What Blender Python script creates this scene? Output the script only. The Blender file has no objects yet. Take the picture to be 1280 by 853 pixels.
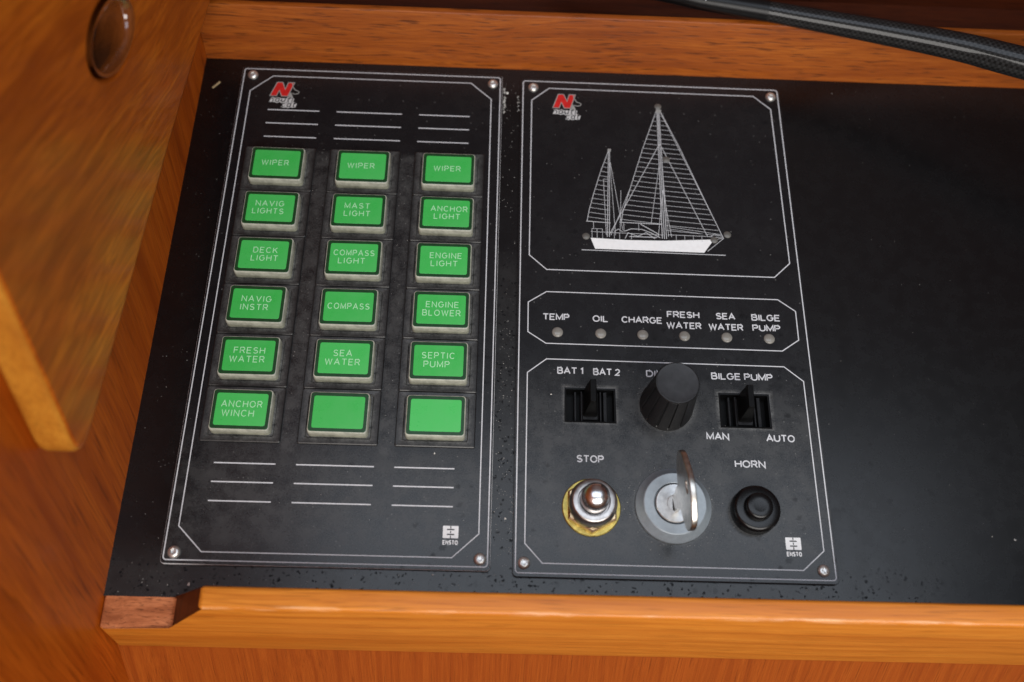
import bpy, bmesh, math, random
from mathutils import Vector, Matrix
random.seed(7)
MM = 0.001
S = bpy.context.scene
COL = S.collection

# ------------------------------------------------------------------ camera
cam_d = bpy.data.cameras.new('camera')
cam = bpy.data.objects.new('camera', cam_d); COL.objects.link(cam)
cam_d.sensor_width = 36.0
cam_d.lens = 1209.23 / 1280 * 36
cam_d.clip_start = 0.01; cam_d.clip_end = 50
R = Matrix(((0.99922433, -0.03003229, -0.02547167),
            (0.01647944, 0.90636412, -0.42217592),
            (0.03576552, 0.42142869, 0.90615599)))
M4 = R.to_4x4(); M4.translation = Vector((-8.508, -80.444, 385.52)) * MM
cam.matrix_world = M4
cam_d.dof.use_dof = True
cam_d.dof.focus_distance = 0.418
cam_d.dof.aperture_fstop = 6.3
S.camera = cam
# ------------------------------------------------------------------ light of the cabin
W = bpy.data.worlds.new('World'); S.world = W; W.use_nodes = True
W.node_tree.nodes['Background'].inputs[0].default_value = (0.30, 0.24, 0.20, 1)
W.node_tree.nodes['Background'].inputs[1].default_value = 0.22

def area(name, loc, target, sx, sy, power, col):
    d = bpy.data.lights.new(name, 'AREA'); d.shape = 'RECTANGLE'
    d.size = sx; d.size_y = sy; d.energy = power; d.color = col
    o = bpy.data.objects.new(name, d); COL.objects.link(o)
    o.location = loc
    o.rotation_euler = (Vector(target) - Vector(loc)).to_track_quat('-Z', 'Y').to_euler()
    return o
area('window_light', (0.16, -0.66, 0.64), (0.0, 0.06, 0), 0.95, 0.60, 12.2, (1.0, 0.965, 0.92))
area('hatch_light', (0.02, 0.13, 1.30), (0.02, 0.13, 0), 1.5, 0.70, 8.2, (0.78, 0.87, 1.0)).rotation_euler = (0, 0, 0)

S.view_settings.view_transform = 'Standard'
S.view_settings.look = 'None'
S.view_settings.gamma = 1
S.view_settings.exposure = 0.0

# ------------------------------------------------------------------ helpers
def srgb(r, g, b):
    f = lambda c: c / 12.92 if c <= 0.04045 else ((c + 0.055) / 1.055) ** 2.4
    return (f(r / 255), f(g / 255), f(b / 255), 1)

def link(o, parent=None, loc=(0, 0, 0)):
    COL.objects.link(o)
    if parent: o.parent = parent
    o.location = Vector(loc) * MM
    return o

def mesh_of(name, bm, mats, smooth=None):
    bmesh.ops.scale(bm, vec=(MM, MM, MM), verts=bm.verts)
    bmesh.ops.recalc_face_normals(bm, faces=bm.faces) if smooth != 'flat2d' else None
    me = bpy.data.meshes.new(name); bm.to_mesh(me); bm.free()
    for m in (mats if isinstance(mats, (list, tuple)) else [mats]): me.materials.append(m)
    if isinstance(smooth, (int, float)) and smooth:
        for p in me.polygons: p.use_smooth = True
        me.set_sharp_from_angle(angle=math.radians(smooth))
    return me

def obj(name, bm, mats, parent=None, loc=(0, 0, 0), smooth=None):
    return link(bpy.data.objects.new(name, mesh_of(name, bm, mats, smooth)), parent, loc)

def empty(name, loc, label=None, cat=None, group=None):
    o = bpy.data.objects.new(name, None); o.empty_display_size = 0.01
    link(o, None, loc); tag(o, label, cat, group); return o

def tag(o, label=None, cat=None, group=None, kind=None):
    if label: o['label'] = label
    if cat: o['category'] = cat
    if group: o['group'] = group
    if kind: o['kind'] = kind
    return o

def box(bm, x0, x1, y0, y1, z0, z1, bev=0, seg=2):
    vs = [bm.verts.new((x, y, z)) for x in (x0, x1) for y in (y0, y1) for z in (z0, z1)]
    fs = [bm.faces.new([vs[i] for i in q]) for q in
          ((0, 1, 3, 2), (4, 6, 7, 5), (0, 4, 5, 1), (2, 3, 7, 6), (0, 2, 6, 4), (1, 5, 7, 3))]
    bmesh.ops.recalc_face_normals(bm, faces=fs)
    if bev:
        es = list({e for f in fs for e in f.edges})
        bmesh.ops.bevel(bm, geom=es, offset=bev, segments=seg, profile=0.5, affect='EDGES')
    return vs

def rrect(w, h, r, n=5, cx=0, cy=0):
    out = []
    for sx, sy, a0 in ((1, 1, 0), (-1, 1, 90), (-1, -1, 180), (1, -1, 270)):
        for i in range(n + 1):
            a = math.radians(a0 + 90 * i / n)
            out.append((cx + sx * (w / 2 - r) + r * math.cos(a), cy + sy * (h / 2 - r) + r * math.sin(a)))
    return out

def loft(bm, loops, cap0=True, cap1=True, mi=None):
    """loops: list of (list of (x,y), z)"""
    rings = [[bm.verts.new((x, y, z)) for x, y in pts] for pts, z in loops]
    n = len(rings[0])
    for k, (a, b) in enumerate(zip(rings, rings[1:])):
        for i in range(n):
            f = bm.faces.new((a[i], a[(i + 1) % n], b[(i + 1) % n], b[i]))
            if mi: f.material_index = mi[k]
    if cap0: bm.faces.new(rings[0][::-1])
    if cap1:
        f = bm.faces.new(rings[-1])
        if mi: f.material_index = mi[-1]
    return rings

def lathe(bm, prof, n=48, cx=0, cy=0, mod=None):
    """prof: list of (r,z); mod(a, r, z) -> r"""
    rings = []
    for r, z in prof:
        if r < 1e-6: rings.append([bm.verts.new((cx, cy, z))]); continue
        rg = []
        for i in range(n):
            a = 2 * math.pi * i / n
            rr = mod(a, r, z) if mod else r
            rg.append(bm.verts.new((cx + rr * math.cos(a), cy + rr * math.sin(a), z)))
        rings.append(rg)
    for a, b in zip(rings, rings[1:]):
        for i in range(n):
            j = (i + 1) % n
            if len(a) == 1 and len(b) == 1: continue
            if len(a) == 1: bm.faces.new((a[0], b[i], b[j]))
            elif len(b) == 1: bm.faces.new((a[i], a[j], b[0]))
            else: bm.faces.new((a[i], a[j], b[j], b[i]))

def ribbon(bm, pts, w, z=0.0, closed=False):
    P = [Vector((p[0], p[1])) for p in pts]; n = len(P); L = []; Rr = []
    for i in range(n):
        a = P[i - 1] if (closed or i > 0) else None
        b = P[(i + 1) % n] if (closed or i < n - 1) else None
        d1 = (P[i] - a).normalized() if a is not None else None
        d2 = (b - P[i]).normalized() if b is not None else None
        d1 = d1 or d2; d2 = d2 or d1
        n1 = Vector((-d1.y, d1.x)); n2 = Vector((-d2.y, d2.x))
        m = (n1 + n2)
        m = m.normalized() if m.length > 1e-5 else n1
        k = (w / 2) / max(0.4, m.dot(n1))
        L.append(bm.verts.new((*(P[i] + m * k), z))); Rr.append(bm.verts.new((*(P[i] - m * k), z)))
    for i in range(n if closed else n - 1):
        j = (i + 1) % n
        bm.faces.new((Rr[i], Rr[j], L[j], L[i]))

def poly(bm, pts, z=0.0):
    return bm.faces.new([bm.verts.new((x, y, z)) for x, y in pts])

def curve_fill(name, loops, extrude=0.0, bevel=0.0):
    """filled 2D outline with holes -> bmesh (mm)"""
    c = bpy.data.curves.new('tmp', 'CURVE'); c.dimensions = '2D'; c.fill_mode = 'BOTH'
    c.extrude = extrude; c.bevel_depth = bevel; c.bevel_resolution = 2
    for lp in loops:
        s = c.splines.new('POLY'); s.points.add(len(lp) - 1); s.use_cyclic_u = True
        for p, (x, y) in zip(s.points, lp): p.co = (x, y, 0, 1)
    return curve_bm(c)

def curve_bm(c):
    o = bpy.data.objects.new('tmp', c); COL.objects.link(o)
    dg = bpy.context.evaluated_depsgraph_get(); dg.update()
    me = bpy.data.meshes.new_from_object(o.evaluated_get(dg))
    bm = bmesh.new(); bm.from_mesh(me)
    bpy.data.objects.remove(o); bpy.data.meshes.remove(me); bpy.data.curves.remove(c)
    return bm

def text_bm(txt, cx, cy, w, h, z=0.0, off=0.0, shear=0.0, spacing=1.0):
    c = bpy.data.curves.new('tmp', 'FONT'); c.body = txt; c.size = 10; c.offset = off
    c.shear = shear; c.space_character = spacing; c.fill_mode = 'FRONT'; c.resolution_u = 4
    bm = curve_bm(c)
    xs = [v.co.x for v in bm.verts]; ys = [v.co.y for v in bm.verts]
    x0, x1, y0, y1 = min(xs), max(xs), min(ys), max(ys)
    for v in bm.verts:
        v.co.x = cx + ((v.co.x - x0) / (x1 - x0) - 0.5) * w
        v.co.y = cy + ((v.co.y - y0) / (y1 - y0) - 0.5) * h
        v.co.z = z
    return bm

def join_bm(dst, src):
    me = bpy.data.meshes.new('t'); src.to_mesh(me); src.free(); dst.from_mesh(me); bpy.data.meshes.remove(me)

# ------------------------------------------------------------------ materials
class NT:
    def __init__(s, name):
        s.m = bpy.data.materials.new(name); s.m.use_nodes = True
        s.t = s.m.node_tree; s.b = s.t.nodes['Principled BSDF']
    def n(s, kind, **kw):
        nd = s.t.nodes.new(kind)
        for k, v in kw.items():
            if k in nd.inputs: nd.inputs[k].default_value = v
            else: setattr(nd, k, v)
        return nd
    def l(s, a, b): s.t.links.new(a, b)
    def math(s, op, a, b=None, c=None, clamp=False):
        nd = s.t.nodes.new('ShaderNodeMath'); nd.operation = op; nd.use_clamp = clamp
        for i, v in enumerate((a, b, c)):
            if v is None: continue
            if isinstance(v, (int, float)): nd.inputs[i].default_value = v
            else: s.l(v, nd.inputs[i])
        return nd.outputs[0]
    def mix(s, fac, a, b, mode='MIX'):
        nd = s.t.nodes.new('ShaderNodeMix'); nd.data_type = 'RGBA'; nd.blend_type = mode
        for i, v in ((0, fac), (6, a), (7, b)):
            if isinstance(v, (int, float)): nd.inputs[i].default_value = v
            elif isinstance(v, tuple): nd.inputs[i].default_value = v
            else: s.l(v, nd.inputs[i])
        return nd.outputs[2]
    def ramp(s, v, stops):
        nd = s.t.nodes.new('ShaderNodeValToRGB'); e = nd.color_ramp.elements
        while len(e) < len(stops): e.new(0.5)
        for el, (p, c) in zip(e, stops):
            el.position = p; el.color = c if isinstance(c, tuple) else (c, c, c, 1)
        s.l(v, nd.inputs[0]); return nd.outputs[0]
    def coord(s, scale=(1, 1, 1), rot=(0, 0, 0), out='Object', loc=(0, 0, 0)):
        tc = s.t.nodes.new('ShaderNodeTexCoord'); mp = s.t.nodes.new('ShaderNodeMapping')
        mp.inputs['Scale'].default_value = scale; mp.inputs['Rotation'].default_value = rot
        mp.inputs['Location'].default_value = loc
        s.l(tc.outputs[out], mp.inputs[0]); return mp.outputs[0]
    def noise(s, vec, scale, detail=3, rough=0.5, dist=0):
        nd = s.n('ShaderNodeTexNoise', Scale=scale, Detail=detail, Roughness=rough, Distortion=dist)
        s.l(vec, nd.inputs['Vector']); return nd.outputs[0]
    def bump(s, h, strength=0.2, dist=0.0002):
        nd = s.n('ShaderNodeBump', Strength=strength, Distance=dist)
        s.l(h, nd.inputs['Height']); s.l(nd.outputs[0], s.b.inputs['Normal'])
    def set(s, **kw):
        for k, v in kw.items(): s.b.inputs[k.replace('_', ' ')].default_value = v
        return s

def plain(name, col, rough=0.5, metal=0.0, spec=0.5, var=0.12, coat=0.0, scale=400):
    t = NT(name); t.set(Roughness=rough, Metallic=metal); t.b.inputs['Specular IOR Level'].default_value = spec
    t.b.inputs['Coat Weight'].default_value = coat
    v = t.noise(t.coord(), scale, 4, 0.6)
    dk = tuple(c * (1 - 2 * var) for c in col[:3]) + (1,); lt = tuple(min(1, c * (1 + var)) for c in col[:3]) + (1,)
    t.l(t.ramp(v, [(0.3, dk), (0.7, lt)]), t.b.inputs['Base Color'])
    t.l(t.math('MULTIPLY_ADD', v, 0.25 * rough, rough * 0.88), t.b.inputs['Roughness'])
    return t.m

def wood(name, light, mid, dark, axis='X', tilt=0.0, band=150, along=7, rough=0.32, coat=0.06, pores=0.6, seed=0.0, wave=1.0, spec=0.32):
    """varnished teak; axis = grain direction in object space"""
    t = NT(name)
    t.set(Roughness=rough); t.b.inputs['Specular IOR Level'].default_value = spec; t.b.inputs['Coat Weight'].default_value = coat; t.b.inputs['Coat Roughness'].default_value = 0.12
    rot = {'X': (0, 0, 0), 'Y': (0, 0, math.radians(-90)), 'Z': (0, math.radians(90), 0)}[axis]
    base = t.coord((1, 1, 1), (rot[0] + tilt, rot[1], rot[2]), loc=(seed, seed * 0.7, seed * 0.3))
    def sc(v, s):
        mp = t.t.nodes.new('ShaderNodeMapping'); mp.inputs['Scale'].default_value = s; t.l(v, mp.inputs[0]); return mp.outputs[0]
    warp = t.noise(sc(base, (along * 1.5, 22, 22)), 1.0, 2)
    va = t.n('ShaderNodeVectorMath', operation='MULTIPLY_ADD')
    cw = t.n('ShaderNodeCombineXYZ'); t.l(warp, cw.inputs[1]); t.l(warp, cw.inputs[2])
    t.l(cw.outputs[0], va.inputs[0]); va.inputs[1].default_value = (0, 0.006 * wave, 0.006 * wave); t.l(base, va.inputs[2])
    wv = va.outputs[0]
    n1 = t.noise(sc(wv, (along, band, band)), 1.0, 4, 0.55)
    n2 = t.noise(sc(wv, (along * 6, band * 9, band * 9)), 1.0, 3, 0.6)
    n3 = t.noise(sc(wv, (along * 8, band * 7, band * 7)), 1.0, 2, 0.5)
    big = t.noise(base, 14, 2)
    c = t.ramp(n1, [(0.30, dark), (0.5, mid), (0.70, light)])
    c = t.mix(t.ramp(n2, [(0.35, 0.7), (0.62, 0.0)]), c, dark)
    p = t.ramp(n3, [(0.58, 0.0), (0.68, pores)])
    c = t.mix(p, c, tuple(x * 0.35 for x in dark[:3]) + (1,))
    c = t.mix(t.math('MULTIPLY', big, 0.35), c, tuple(x * 0.7 for x in mid[:3]) + (1,))
    t.l(c, t.b.inputs['Base Color'])
    t.l(t.math('MULTIPLY_ADD', n2, 0.14, rough - 0.05), t.b.inputs['Roughness'])
    t.bump(t.math('SUBTRACT', n2, t.math('MULTIPLY', p, 0.6)), 0.4, 0.00014)
    return t.m

def dusty_black(name, base, halos=(), rects=(), rough=0.42, specks=True, film=0.5, splash=None, spots=True):
    """satin black sheet with a film of dust; halos: (x,y,r,w) rings of dirt round the fittings (mm, object space)"""
    t = NT(name); v = t.coord()
    big = t.noise(v, 22, 5, 0.6); mid = t.noise(v, 130, 5, 0.65); fine = t.noise(v, 1500, 3, 0.7)
    film_v = t.math('MULTIPLY', t.ramp(big, [(0.35, 0.15), (0.68, 1.0)]), t.ramp(mid, [(0.3, 0.35), (0.7, 1.0)]))
    dust = t.math('MULTIPLY', film_v, 0.035 * film)
    sx = t.n('ShaderNodeSeparateXYZ'); t.l(v, sx.inputs[0])
    def add(mask, amt):
        nonlocal dust
        m = t.math('MULTIPLY', mask, t.ramp(t.math('ADD', t.math('MULTIPLY', mid, 0.6), t.math('MULTIPLY', fine, 0.5)), [(0.44, 0.08), (0.68, 1.0)]))
        dust = t.math('MAXIMUM', dust, t.math('MULTIPLY', m, amt))
    for hx, hy, r, w, amt in halos:
        dx = t.math('SUBTRACT', sx.outputs[0], hx * MM); dy = t.math('SUBTRACT', sx.outputs[1], hy * MM)
        d = t.math('SQRT', t.math('ADD', t.math('MULTIPLY', dx, dx), t.math('MULTIPLY', dy, dy)))
        d = t.math('ADD', d, t.math('MULTIPLY', t.math('SUBTRACT', mid, 0.5), 0.006))
        add(t.math('SUBTRACT', 1.0, t.math('DIVIDE', t.math('SUBTRACT', d, r * MM), w * MM), clamp=True), amt)
    for rx, ry, hw, hh, w, amt in rects:
        dx = t.math('SUBTRACT', t.math('ABSOLUTE', t.math('SUBTRACT', sx.outputs[0], rx * MM)), hw * MM)
        dy = t.math('SUBTRACT', t.math('ABSOLUTE', t.math('SUBTRACT', sx.outputs[1], ry * MM)), hh * MM)
        d = t.math('MAXIMUM', dx, dy)
        add(t.math('SUBTRACT', 1.0, t.math('DIVIDE', d, w * MM), clamp=True), amt)
    if specks:
        vo = t.n('ShaderNodeTexVoronoi', Scale=520.0, Randomness=1.0); t.l(v, vo.inputs['Vector'])
        cell = t.ramp(vo.outputs['Color'], [(0.80, 0.0), (0.83, 1.0)])
        dot = t.math('LESS_THAN', vo.outputs['Distance'], 0.16)
        dust = t.math('MAXIMUM', dust, t.math('MULTIPLY', t.math('MULTIPLY', dot, cell), 0.16))
    # bare dark spots where drops have lifted the film
    vd = t.n('ShaderNodeTexVoronoi', Scale=240.0); t.l(t.n('ShaderNodeVectorMath', operation='ADD').outputs[0], vd.inputs['Vector'])
    add_n = vd.inputs['Vector'].links[0].from_node; t.l(v, add_n.inputs[0])
    nv = t.n('ShaderNodeTexNoise', Scale=500.0, Detail=2.0); t.l(v, nv.inputs['Vector'])
    sc = t.n('ShaderNodeVectorMath', operation='SCALE'); sc.inputs['Scale'].default_value = 0.003
    t.l(nv.outputs['Color'], sc.inputs[0]); t.l(sc.outputs[0], add_n.inputs[1])
    spot = t.math('MULTIPLY', t.ramp(vd.outputs['Distance'], [(0.20, 1.0), (0.34, 0.0)]), t.ramp(vd.outputs['Color'], [(0.62, 0.0), (0.66, 1.0)]))
    spot = t.math('MULTIPLY', spot, t.ramp(big, [(0.45, 0.0), (0.58, 1.0)]))
    if not spots: spot = t.math('MULTIPLY', spot, 0.0)
    if splash:   # splashed strips: (x, y, half width, half height, fade) in mm
        tot = None
        for rx, ry, hw, hh, w in splash:
            dx = t.math('SUBTRACT', t.math('ABSOLUTE', t.math('SUBTRACT', sx.outputs[0], rx * MM)), hw * MM)
            dy = t.math('SUBTRACT', t.math('ABSOLUTE', t.math('SUBTRACT', sx.outputs[1], ry * MM)), hh * MM)
            m = t.math('SUBTRACT', 1.0, t.math('DIVIDE', t.math('MAXIMUM', dx, dy), w * MM), clamp=True)
            tot = m if tot is None else t.math('MAXIMUM', tot, m)
        v2 = t.n('ShaderNodeTexVoronoi', Scale=620.0); t.l(add_n.outputs[0], v2.inputs['Vector'])
        sp2 = t.math('MULTIPLY', t.ramp(v2.outputs['Distance'], [(0.22, 1.0), (0.48, 0.0)]), t.ramp(v2.outputs['Color'], [(0.58, 0.0), (0.70, 1.0)]))
        spot = t.math('MAXIMUM', t.math('MULTIPLY', spot, 0.25), t.math('MULTIPLY', sp2, tot))
        dust = t.math('MAXIMUM', dust, t.math('MULTIPLY', t.math('MULTIPLY', tot, mid), 0.035))
    c = t.mix(dust, base, (0.55, 0.55, 0.53, 1))
    c = t.mix(t.math('MULTIPLY', spot, 0.85 if splash else 0.4), c, (0.006, 0.006, 0.007, 1))
    t.l(c, t.b.inputs['Base Color'])
    t.l(t.math('MULTIPLY_ADD', mid, 0.16, rough - 0.08), t.b.inputs['Roughness'])
    t.l(t.math('SUBTRACT', 0.5, t.math('MULTIPLY', spot, 0.42 if splash else 0.2)), t.b.inputs['Specular IOR Level'])
    t.bump(t.math('ADD', fine, t.math('MULTIPLY', mid, 0.6)), 0.10, 0.00006)
    return t.m

M = {}
M['laminate'] = dusty_black('black_laminate', (0.0030, 0.0030, 0.0034, 1), rough=0.27, film=0.05, specks=False, splash=((0, -9, 170, 4, 14), (0, 60, 3, 75, 12)))
M['plate_left'] = dusty_black('black_anodised_plate', (0.0045, 0.0048, 0.006, 1), film=0.30, rough=0.27, rects=((-20.2, -2.5, 2.2, 74, 3.5, 0.085), (20.2, -2.5, 2.2, 74, 3.5, 0.085), (0, -98, 56, 12, 30, 0.065)))
M['plate_right'] = dusty_black('black_anodised_plate_dirty', (0.0045, 0.0048, 0.006, 1), rough=0.27, film=0.32, halos=(
    (69.7 - 69.65, 26.6 - 120.8, 15.3, 3.0, 0.20), (69.8 - 69.65, 70.8 - 120.8, 11.0, 3.4, 0.22),
    (103 - 69.65, 25.4 - 120.8, 9.5, 2.8, 0.20), (36 - 69.65, 25.2 - 120.8, 11.5, 2.5, 0.10)), rects=(
    (0, -85, 54, 24, 34, 0.07), (36.4 - 69.65, 70 - 120.8, 11.1, 8.0, 1.9, 0.20), (103.1 - 69.65, 69.6 - 120.8, 11.3, 8.0, 2.0, 0.24)))
M['housing'] = dusty_black('black_switch_housing', (0.0050, 0.0052, 0.006, 1), rough=0.34, film=0.4, specks=False, spots=False,
                           rects=((0, 0.3, 12.4, 9.0, 4.4, 0.28),))
M['white_print'] = plain('white_print', (0.60, 0.61, 0.64, 1), 0.5, var=0.06)
M['ship_print'] = plain('ship_print', (0.50, 0.51, 0.53, 1), 0.5, var=0.06)
M['hull_print'] = plain('hull_print', (0.82, 0.83, 0.84, 1), 0.5, var=0.03)
M['grey_print'] = plain('grey_print', (0.30, 0.30, 0.29, 1), 0.5, var=0.06)
M['logo_white'] = plain('logo_white', (0.55, 0.55, 0.55, 1), 0.5, var=0.05)
M['black_print'] = plain('black_print', (0.012, 0.012, 0.014, 1), 0.5)
M['red_print'] = plain('red_print', (0.58, 0.014, 0.012, 1), 0.45, var=0.1)
def green_film():
    t = NT('green_label'); oi = t.n('ShaderNodeObjectInfo'); v = t.coord()
    n = t.noise(v, 90, 4, 0.6); fine = t.noise(v, 1200, 3, 0.7)
    c = t.mix(oi.outputs['Random'], (0.042, 0.44, 0.076, 1), (0.060, 0.51, 0.104, 1))
    c = t.mix(t.ramp(n, [(0.4, 0.0), (0.75, 0.22)]), c, (0.15, 0.50, 0.19, 1))
    c = t.mix(t.ramp(fine, [(0.60, 0.0), (0.72, 0.18)]), c, (0.10, 0.26, 0.10, 1))
    t.l(c, t.b.inputs['Base Color']); t.l(t.math('MULTIPLY_ADD', n, 0.3, 0.16), t.b.inputs['Roughness'])
    return t.m
M['green'] = green_film()
M['dark_green'] = plain('dark_green_edge', (0.008, 0.050, 0.014, 1), 0.3)
M['legend'] = plain('legend_white', (0.42, 0.80, 0.47, 1), 0.5, var=0.05)
M['cap'] = plain('clouded_clear_plastic', (0.40, 0.41, 0.34, 1), 0.32, var=0.2, scale=260)
M['cap_base'] = plain('clouded_plastic_foot', (0.33, 0.34, 0.265, 1), 0.42, var=0.22, scale=260)
M['alu'] = plain('aluminium_edge', (0.78, 0.79, 0.82, 1), 0.35, 0.25)
M['dark_edge'] = plain('dull_plate_edge', (0.10, 0.10, 0.11, 1), 0.45, 0.6)
M['steel'] = plain('screw_steel', (0.72, 0.70, 0.67, 1), 0.34, 0.85)
M['chrome'] = plain('worn_chrome', (0.80, 0.80, 0.82, 1), 0.26, 1.0, var=0.06)
M['nickel'] = plain('dull_nickel', (0.52, 0.49, 0.47, 1), 0.32, 1.0, var=0.15)
M['brass'] = plain('yellow_passivated_washer', (0.64, 0.51, 0.15, 1), 0.42, 1.0, var=0.24)
M['hexbrass'] = plain('brass_nut', (0.74, 0.56, 0.34, 1), 0.28, 1.0, var=0.14)
M['zinc'] = plain('dull_zinc', (0.30, 0.345, 0.38, 1), 0.38, 0.25, var=0.05, scale=500)
M['barrel'] = plain('satin_barrel', (0.62, 0.62, 0.61, 1), 0.33, 0.9, var=0.12)
M['key'] = plain('worn_nickel_key', (0.66, 0.63, 0.58, 1), 0.30, 1.0, var=0.16)
M['gloss_black'] = plain('gloss_black_plastic', (0.0035, 0.0035, 0.004, 1), 0.27, spec=0.4)
M['matt_black'] = plain('matt_black_plastic', (0.005, 0.005, 0.0055, 1), 0.34, spec=0.3)
M['knob_side'] = plain('ribbed_knob_plastic', (0.009, 0.009, 0.010, 1), 0.38, spec=0.4, var=0.2)
M['knob_top'] = plain('dusty_knob_top', (0.020, 0.021, 0.024, 1), 0.5, var=0.25, scale=300)
M['lever_face'] = plain('worn_lever_face', (0.010, 0.010, 0.011, 1), 0.35, var=0.2, spec=0.25)
M['deep_black'] = plain('deep_black_plastic', (0.003, 0.003, 0.0032, 1), 0.4, spec=0.14)
M['void'] = plain('opening_shade', (0.004, 0.004, 0.004, 1), 0.8)  # near-black standing for the shade inside finger hole and keyhole
M['led'] = plain('grey_led_lens', (0.22, 0.21, 0.19, 1), 0.16, var=0.1)
M['bulb'] = plain('dull_led_lens', (0.12, 0.115, 0.105, 1), 0.35, var=0.15)
M['crumb'] = plain('pale_crumb', (0.66, 0.64, 0.60, 1), 0.7, var=0.1)
M['dust'] = plain('pale_dust', (0.38, 0.37, 0.35, 1), 0.8, var=0.2)
M['straw'] = plain('dry_straw', (0.40, 0.30, 0.16, 1), 0.7)
WL = srgb
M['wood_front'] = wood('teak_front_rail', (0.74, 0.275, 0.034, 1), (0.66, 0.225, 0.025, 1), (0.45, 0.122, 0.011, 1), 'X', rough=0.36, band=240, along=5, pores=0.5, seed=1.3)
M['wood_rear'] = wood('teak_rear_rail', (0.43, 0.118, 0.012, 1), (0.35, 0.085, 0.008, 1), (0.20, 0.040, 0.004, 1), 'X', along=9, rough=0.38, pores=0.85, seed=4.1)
M['wood_wall'] = wood('varnished_side_wall', (0.60, 0.140, 0.010, 1), (0.50, 0.104, 0.007, 1), (0.30, 0.050, 0.003, 1), 'Z', tilt=math.radians(16), spec=0.2, band=110, along=5, rough=0.34, pores=0.5, seed=2.2)
M['wood_board'] = wood('honey_side_board', (0.68, 0.195, 0.013, 1), (0.52, 0.118, 0.008, 1), (0.25, 0.042, 0.003, 1), 'Y', tilt=math.radians(26), spec=0.22, band=70, along=6, rough=0.33, coat=0.10, pores=0.2, seed=7.7, wave=3)
M['wood_lip'] = wood('glossy_hole_lip', (0.27, 0.080, 0.018, 1), (0.21, 0.055, 0.011, 1), (0.12, 0.030, 0.006, 1), 'Y', band=120, along=20, rough=0.12, spec=0.6, coat=1.0, pores=0.1, seed=9.1)
M['wood_board_end'] = wood('honey_board_end', (0.60, 0.255, 0.030, 1), (0.50, 0.190, 0.020, 1), (0.36, 0.115, 0.012, 1), 'Z', band=140, along=9, rough=0.36, spec=0.22, pores=0.3, seed=13.0)
M['wood_worn_skylit'] = wood('worn_sky_tinted_floor', (0.66, 0.260, 0.115, 1), (0.54, 0.185, 0.075, 1), (0.26, 0.075, 0.028, 1), 'X', band=260, along=40, rough=0.3, coat=0.3, pores=0.8, seed=11.0)  # worn notch floor, with a pinkish sky reflection mixed into the colour
M['wood_end_shaded'] = wood('shaded_end_grain', (0.16, 0.040, 0.007, 1), (0.12, 0.027, 0.005, 1), (0.06, 0.012, 0.002, 1), 'Y', band=300, along=60, rough=0.5, pores=0.6, seed=12.0)  # end grain of the slanted cut, its shaded side painted into the colour
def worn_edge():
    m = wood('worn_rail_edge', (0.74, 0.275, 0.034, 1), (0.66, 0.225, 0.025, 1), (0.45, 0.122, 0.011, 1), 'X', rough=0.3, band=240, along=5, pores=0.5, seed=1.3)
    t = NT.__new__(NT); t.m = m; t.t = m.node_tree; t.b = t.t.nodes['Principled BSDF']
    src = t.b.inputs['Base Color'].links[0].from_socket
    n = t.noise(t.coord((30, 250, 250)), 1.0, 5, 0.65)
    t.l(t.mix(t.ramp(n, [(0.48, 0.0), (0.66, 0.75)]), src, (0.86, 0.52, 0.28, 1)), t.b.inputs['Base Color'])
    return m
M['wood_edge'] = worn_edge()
M['wood_panel'] = wood('mahogany_front_panel', (0.40, 0.092, 0.009, 1), (0.35, 0.074, 0.007, 1), (0.25, 0.046, 0.004, 1), 'Z', tilt=math.radians(29), band=420, along=5, rough=0.45, pores=0.5, seed=3.3)
M['wood_dark'] = wood('dark_mahogany', (0.10, 0.020, 0.004, 1), (0.075, 0.014, 0.003, 1), (0.04, 0.007, 0.002, 1), 'X', seed=5.5, rough=0.4)
M['wood_shelf'] = wood('brown_shelf', (0.26, 0.070, 0.010, 1), (0.20, 0.050, 0.007, 1), (0.09, 0.020, 0.003, 1), 'X', seed=6.5, rough=0.4)

def carbon():
    t = NT('carbon_weave'); v = t.coord(out='UV')
    ck = t.n('ShaderNodeTexChecker', Scale=1.0); t.l(v, ck.inputs['Vector'])
    n = t.noise(t.coord(), 300, 3)
    c = t.mix(t.math('MULTIPLY', ck.outputs['Fac'], t.ramp(n, [(0.3, 0.35), (0.7, 1.0)])), (0.006, 0.006, 0.006, 1), (0.026, 0.026, 0.027, 1))
    t.l(c, t.b.inputs['Base Color'])
    t.l(t.math('MULTIPLY_ADD', n, 0.1, 0.36), t.b.inputs['Roughness'])
    t.b.inputs['Specular IOR Level'].default_value = 0.1; t.b.inputs['Coat Weight'].default_value = 0.5; t.b.inputs['Coat Roughness'].default_value = 0.05
    return t.m
M['carbon'] = carbon()

# ------------------------------------------------------------------ the setting
ZL = -1.6                      # top of the black laminate; z = 0 is the face of the instrument plates
XW = -154.2                    # side wall
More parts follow.
